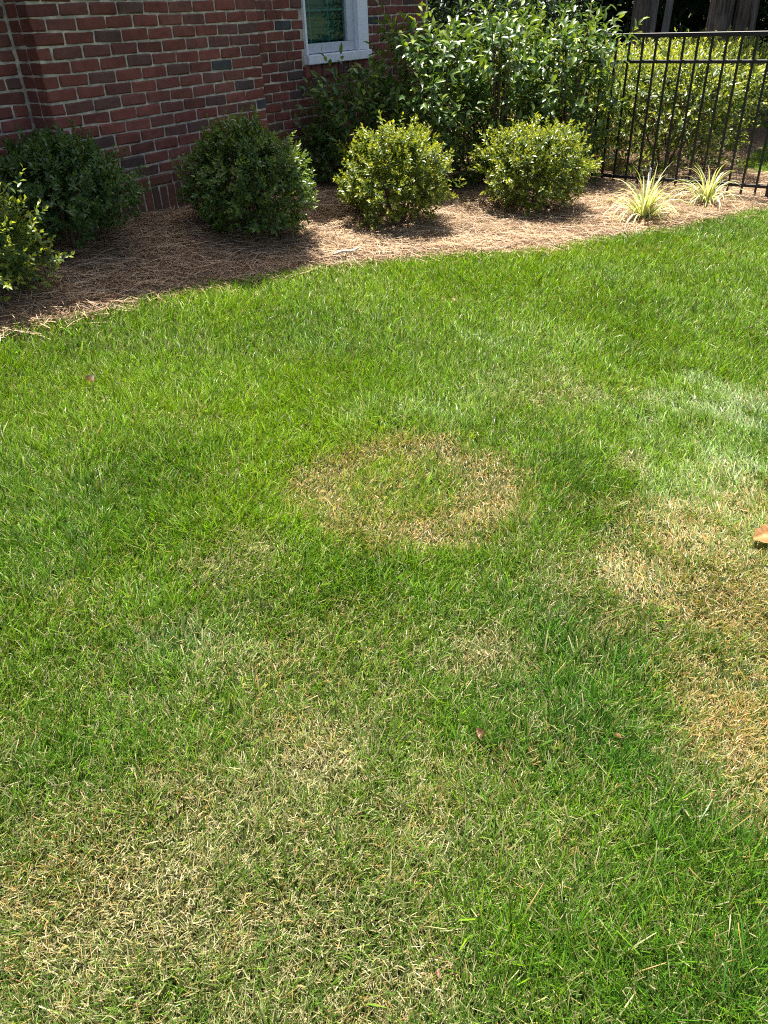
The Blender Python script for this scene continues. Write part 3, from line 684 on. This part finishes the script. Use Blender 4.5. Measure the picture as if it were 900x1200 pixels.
def grass_mesh(x, y, segs, blunt=True):
    n = len(x); d = dryness(x, y); sv = np.clip(blob(x, y, SKY_SHEEN) + .5 * (fbm(x, y, .12, 1) - .5) * (blob(x, y, SKY_SHEEN) > .02), 0, 1); lu = blob(x, y, LUSH)
    sv = sv * np.clip((fbm(x * .8 + y * .6, y * .35 - x * .3, .09, 2) - .28) / .3, 0, 1)
    far = np.clip((y - .8) / 4.5, 0, 1)
    dead = rng.random(n) < np.clip(d * .9 - .03 - .15 * lu, .02, .70)
    flow = 2 * np.pi * 1.6 * fbm(x, y, .5, 5) + 1.2
    az = flow + rng.normal(0, 1.25, n); az = np.where(rng.random(n) < .35, rng.uniform(0, 2 * np.pi, n), az)
    az = np.where(sv > rng.random(n) * .9, 1.5 + rng.normal(0, .5, n), az)
    hgt = .62 + .42 * fbm(x, y, .12, 0) + .42 * vnoise(x, y, .045, 3) + .15 * lu - .36 * d
    L = np.where(dead, rng.uniform(.012, .032, n), rng.uniform(.030, .064, n)) * hgt
    th0 = np.where(dead, rng.uniform(.2, 1.3, n), np.abs(rng.normal(.26, .24, n))) + .55 * sv
    kap = np.where(dead, rng.normal(.3, .7, n), rng.uniform(.05, 1.5, n))
    broad = (~dead) & (rng.random(n) < .012 + .02 * lu); L = np.where(broad, L * 1.5, L)
    if segs == 1: L = L * 1.05; th0 = th0 + .3 * rng.random(n)
    w = (2.1 if segs == 1 else 1) * np.where(broad, 1.7, 1) * rng.uniform(.0013, .0028, n) * (1 + .12 * np.clip(y - 1.2, 0, 1)) * (1 + .75 * far) * np.where(dead, .75, 1)
    P = np.stack([x, y, ground_z(x, y) + .001 + np.where(dead, rng.uniform(0, .022, n), 0)], -1)
    hd = np.stack([np.cos(az), np.sin(az), np.zeros(n)], -1); tw = az + rng.normal(0, .55, n); sd_ = np.stack([-np.sin(tw), np.cos(tw), rng.normal(0, .25, n)], -1)
    rows = []; pts = [P]
    for i in range(segs):
        stp = (L / segs)[:, None]; th = np.minimum(th0 + kap * .95 * ((i + .5) / segs) ** 1.2, 1.7)
        P = P + hd * np.sin(th)[:, None] * stp + np.array([0, 0, 1.]) * np.cos(th)[:, None] * stp
        pts.append(P)
    V = []
    for i in range(segs):
        ww = (w * (1 - .42 * (i / segs) ** 1.5))[:, None] / 2; V += [pts[i] - sd_ * ww, pts[i] + sd_ * ww]
    tipw = (w * np.where(rng.random(n) < .6, rng.uniform(.3, .6, n), .06))[:, None] / 2; V += ([pts[-1] - sd_ * tipw, pts[-1] + sd_ * tipw] if blunt else [pts[-1]]); m = 2 * segs + (2 if blunt else 1)
    V = np.stack(V, 1).reshape(-1, 3)
    q = []
    for i in range(segs): b = 2 * i; q += [(b, b + 1, b + 3), (b, b + 3, b + 2)] if blunt or i < segs - 1 else [(b, b + 1, b + 2)]
    T = (np.arange(n)[:, None, None] * m + np.array(q)[None]).reshape(-1, 3)
    # colours
    hue = np.clip(.55 + .9 * (fbm(x, y, .7, 2) - .5) + rng.normal(0, .22, n) + .32 * np.clip((y - 2.2) / 2, 0, 1) * np.clip(.6 - .5 * x, 0, 1) - .35 * lu, 0, 1)
    nearf = np.clip((2.1 - y) / 1.4, 0, 1); hue = np.clip(hue - .28 * nearf, 0, 1)
    g1 = lerp((.043, .13, .010), (.19, .325, .008), hue)
    g1 = g1 * (1 - .45 * sv[:, None]) + np.array([.20, .26, .13]) * (.45 * sv[:, None])  # sky reflection on the bent blades, mixed into the green as pale grey
    g1 *= (rng.uniform(.5, 1.25, n) ** 1.6 * 1.12)[:, None]
    ol = np.clip(d * 1.2 - .15, 0, .9)[:, None]; g1 = g1 * (1 - ol * .55) + np.array([.125, .15, .04]) * ol * .55
    tt = rng.random(n); dd = lerp((.30, .25, .12), (.56, .50, .29), tt); warm = np.clip((x - .5) / .3, 0, 1) * (y < 2.2) + 1. * (np.hypot(x - .08, y - 2.27) < .45); red = rng.random(n) < .10 + .2 * (fbm(x, y, .2, 3) > .58) + .42 * warm; dd[red] = np.array([.50, .31, .12]); dd *= rng.uniform(.55, 1.25, (n, 1))
    half = rng.random(n) < .25; dd[half & dead] = dd[half & dead] * .55 + g1[half & dead] * .45 + np.array([.03, .05, 0])
    base = np.where(dead[:, None], dd, g1)
    C = np.repeat(base[:, None], m, 1)
    tipdry = (~dead) & (rng.random(n) < .12 + .6 * d)
    k1 = 2 if blunt else 1; C[tipdry, -k1:] = dd[tipdry][:, None]; C[tipdry, -k1 - 2:-k1] = C[tipdry, -k1 - 2:-k1] * .65 + dd[tipdry][:, None] * .35
    C[:, 0:2] = C[:, 0:2] * .85 + np.array([.12, .12, .05]) * .15
    return V, T, C.reshape(-1, 3)
parts = []
for a, b, sg, bl in ((-9, 2.1, 2, True), (2.1, 99, 2, False)):
    k = (gyp >= a) & (gyp < b) & ~gout; parts.append(grass_mesh(gxp[k], gyp[k], sg, bl))
parts.append(grass_mesh(gxp[gout], gyp[gout], 1, False))
off = np.cumsum([0] + [len(p[0]) for p in parts])
ob('grass', mesh_np('grass', np.concatenate([p[0] for p in parts]), np.concatenate([p[1] + o_ for p, o_ in zip(parts, off)]), np.concatenate([p[2] for p in parts])),
   M['grass'], kind='stuff', label='short mown lawn grass with browned patches', cat='grass')

# ------------------------------------------------------------------ things lying on the lawn and bed
def curled_leaf(x, y, L, Wd, rot, pitch, curl, cols, label, lobes=0, lift=.03, seed=1, surf=ground_z, roll=.15):
    r = np.random.default_rng(seed); nu, nv = 12, 7; V = []; C = []
    for i in range(nu):
        u = i / (nu - 1); half = Wd / 2 * (math.sin(math.pi * min(1, u * .93 + .04)) ** .7) * (1 + (.16 * math.sin(u * math.pi * lobes * 2) if lobes else 0) + r.normal(0, .04))
        for j in range(nv):
            v = j / (nv - 1) * 2 - 1
            V.append((v * half, (u - .5) * L, curl * (v * v) * half * 1.3 + .22 * L * (u - .5) ** 2 * curl * 2 + r.normal(0, .0009)))
            c = np.array(cols[0]) * (1 - u * .5) + np.array(cols[1]) * u * .5; C.append(c * (1.35 if abs(v) < .1 else r.uniform(.5, 1.2)) + (np.array([.25, .22, .16]) if r.random() < .12 else 0))
    T = []
    for i in range(nu - 1):
        for j in range(nv - 1): a = i * nv + j; T += [(a, a + 1, a + nv + 1), (a, a + nv + 1, a + nv)]
    z = float(surf(np.array([x]), np.array([y]))[0])
    root = empty('dry_leaf', (x, y, z + lift), rot, label=label, cat='leaf'); root.rotation_euler = (pitch, roll, rot)
    ob('leaf_blade', mesh_np('leaf_blade', V, T, np.array(C), smooth=True), M['dry_leaf'], root)
    bm = bmesh.new(); tube(bm, [(0, -L * .5, .001 + .05 * L * curl), (.002, -L * .62, .004), (.004, -L * .78, .002)], [.0012, .001, .0012], 5)
    ob('stalk', bm_mesh('stalk', bm), M['twig'], root)
curled_leaf(1.165, 1.90, .11, .062, R(112), .05, .22, ((.33, .15, .045), (.46, .28, .12)), 'large curled orange-brown dry leaf at the right edge of the lawn', 3, .048, 3, roll=-.42)
curled_leaf(.19, 1.165, .024, .018, R(20), .5, 1.2, ((.13, .065, .035), (.20, .11, .06)), 'small dark brown curled leaf in the green turf near the foreground', 0, .045, 4)
curled_leaf(.50, 1.15, .018, .009, R(60), .3, 1.2, ((.34, .20, .10), (.42, .27, .15)), 'small orange leaf fragment in the lush turf right of centre', 0, .045, 5)
curled_leaf(-1.23, 3.06, .042, .028, R(70), .5, 1.5, ((.27, .19, .11), (.38, .30, .2)), 'small tan dry leaf on the bright turf near the left edge', 0, .05, 6)
curled_leaf(.06, .66, .014, .008, R(10), .3, .8, ((.18, .09, .05), (.24, .14, .08)), 'tiny red-brown leaf fragment at the bottom of the lawn', 0, .045, 7)
curled_leaf(.42, 4.1, .025, .014, R(40), .3, .8, ((.4, .24, .17), (.46, .3, .2)), 'small pinkish dry leaf on the turf below the sunlit shrubs', 0, .055, 8)
bm = bmesh.new(); tube(bm, [(-.09, -.01, 0), (-.03, .01, .008), (.04, 0, .004), (.1, .03, .012)], [.007, .009, .008, .005], 6); tube(bm, [(.02, .003, .006), (.05, -.03, .012)], [.004, .002], 5)
tw = ob('twig', bm_mesh('twig', bm), plain('grey_twig', (.45, .42, .37), .9, .1, noise=.3, nscale=60), label='short pale grey twig on the pine straw at the lawn edge', cat='twig')
tw.location = (-.17, 4.95, float(bed_z(np.array([-.17]), np.array([4.95]))[0]) + .035); tw.rotation_euler = (0, 0, .35)

# ------------------------------------------------------------------ trees and undergrowth beyond
def tree(x, y, r, seed, label, crown, lean=(0, 0), h=7.0, twin=0, nleaf=4200, name='tree', bark='bark'):
    """crown = (dx, dy, z, rx, rz)"""
    global rng
    rng = np.random.default_rng(seed); random.seed(seed); z0 = gz(x, y)
    root = empty(name, (x, y, z0), label=label, cat='tree', group='trees of the shaded wood behind the fence')
    bm = bmesh.new()
    for k in range(1 + (twin > 0)):
        ox = k * twin; pts = []; rad = []
        for i in range(10):
            t = i / 9; pts.append((ox + lean[0] * t + .03 * math.sin(3 * t + seed + k), lean[1] * t + .03 * math.cos(4 * t + seed), -.2 + h * t)); rad.append(r * (1 + .45 * max(0, 1 - t * 9)) * (1 - .6 * t))
        tube(bm, pts, rad, 14)
        for j in range(5):
            t = random.uniform(.5, .9); p = Vector(pts[int(t * 9)]); a = random.uniform(0, 6.28); d = Vector((math.cos(a), math.sin(a), .6)) * crown[3] * .7
            tube(bm, [p, p + d * .5 + Vector((0, 0, .1)), p + d], [r * .35, r * .2, r * .06], 6)
    for v in bm.verts: v.co += Vector((random.uniform(-1, 1), random.uniform(-1, 1), 0)) * r * .05
    ob('trunk', bm_mesh('trunk', bm), M[bark], root)
    dx, dy, cz, rx, rz = crown; n = nleaf // 6
    d = sphere_dirs(n) * (rng.random((n, 1)) ** .4) * np.array([rx, rx, rz]) * (1 + .25 * np.sin(sphere_dirs(n)[:, :1] * 5)); P = d + np.array([dx, dy, cz])
    B, A, Nn, L, Wd, C = shoot_leaves(P, norm(d + np.array([0, 0, .6])), 6, .5, .30, .20, 1.0, (.025, .06, .015), (.06, .11, .025), .6, .4)
    V, T, C = leaf_tris(B, A, Nn, L, Wd, C); ob('crown', mesh_np('crown', V, T, C), M['canopy'], root, kind='stuff')
def at_px(px, dist):    # bearing of the photograph's column at eye level, used to set trees out by compass bearing
    return dist * (px - 426) / 1075
for i, (px, dist, r, tw_, lean, cr, lab) in enumerate((
        (752, 14.5, .17, 0, (0, 0), (0, 2.5, 5.4, 3.6, 2.0), 'dark straight tree trunk left of the pale poles behind the fence'),
        (764, 16.0, .085, 0, (.25, 0), (-2, 4.5, 5.6, 4, 2.2), 'slim grey tree trunk beside the dark one behind the fence'),
        (783, 15.0, .065, 0, (.3, 0), (1, 5, 5.4, 4, 2.2), 'slim pale pole-like tree trunk standing alone behind the fence'),
        (816, 20.0, .06, 0, (.4, 0), (3, 1.5, 5.4, 4.5, 2.2), 'thinnest distant trunk between the pole and the thick trunk'),
        (848, 13.0, .19, .34, (0, 0), (1, 2.8, 5.4, 3.6, 2.2), 'thick twin-stemmed tree trunk at the right behind the hedge'),
        (650, 15.5, .15, 0, (0, 0), (0, 3, 5.4, 4, 2.2), 'tree hidden in the dark wood behind the large-leaved shrubs'),
        (560, 16.5, .14, 0, (0, 0), (0, 3, 5.4, 4, 2.2), 'tree nearest the house in the dark wood'),
        (1000, 15.0, .18, 0, (0, 0), (1, 2.5, 5.4, 4.2, 2.2), 'tree of the dark wood right of the thick trunk'))):
    tree(at_px(px, dist), dist, r, 71 + i, lab, cr, lean, 7, tw_, bark='pale_bark' if r < .1 else 'bark')
tree(6.6, 11.4, .16, 85, 'tree whose crown shades the far lawn right of the hedge', (-.9, -.7, 4.6, 2.2, 1.3), h=6)
# undergrowth mass
rng = np.random.default_rng(99)
n = 9500; ux = rng.uniform(-4, 22, n); uy = 17.5 + rng.random(n) * 6 - .12 * ux; top = 1.7 + 1.3 * fbm(ux, uy, 1.5, 0); P = np.stack([ux, uy, ground_z(ux, uy) + rng.random(n) * top], -1)
B, A, Nn, L, Wd, C = shoot_leaves(P, norm(rng.normal(size=P.shape) + np.array([0, -.5, .8])), 6, .3, .22, .12, 1.0, (.02, .045, .014), (.05, .09, .02), .6, .3)
V, T, C = leaf_tris(B, A, Nn, L, Wd, C)
ob('undergrowth', mesh_np('undergrowth', V, T, C), M['canopy'], kind='stuff', label='dark leafy undergrowth filling the wood behind the trunks', cat='undergrowth')
# tall evergreens close behind the fence at the house corner
for i, (x, y, h, lab) in enumerate(((.95, 9.6, 1.9, 'dark evergreen shrub behind the house corner above the leafy shrubs'), (2.0, 10.6, 1.8, 'dark evergreen shrub between the house corner and the first trunk'))):
    round_shrub('evergreen_shrub', x, y, 1.5, h, 111 + i, lab, (.014, .036, .012), (.04, .08, .02), .5, 1100, mat='laurel', leafL=.075, leafW=.03, group='dark evergreens behind the house corner', slen=.2, nl=7, wob=.25)
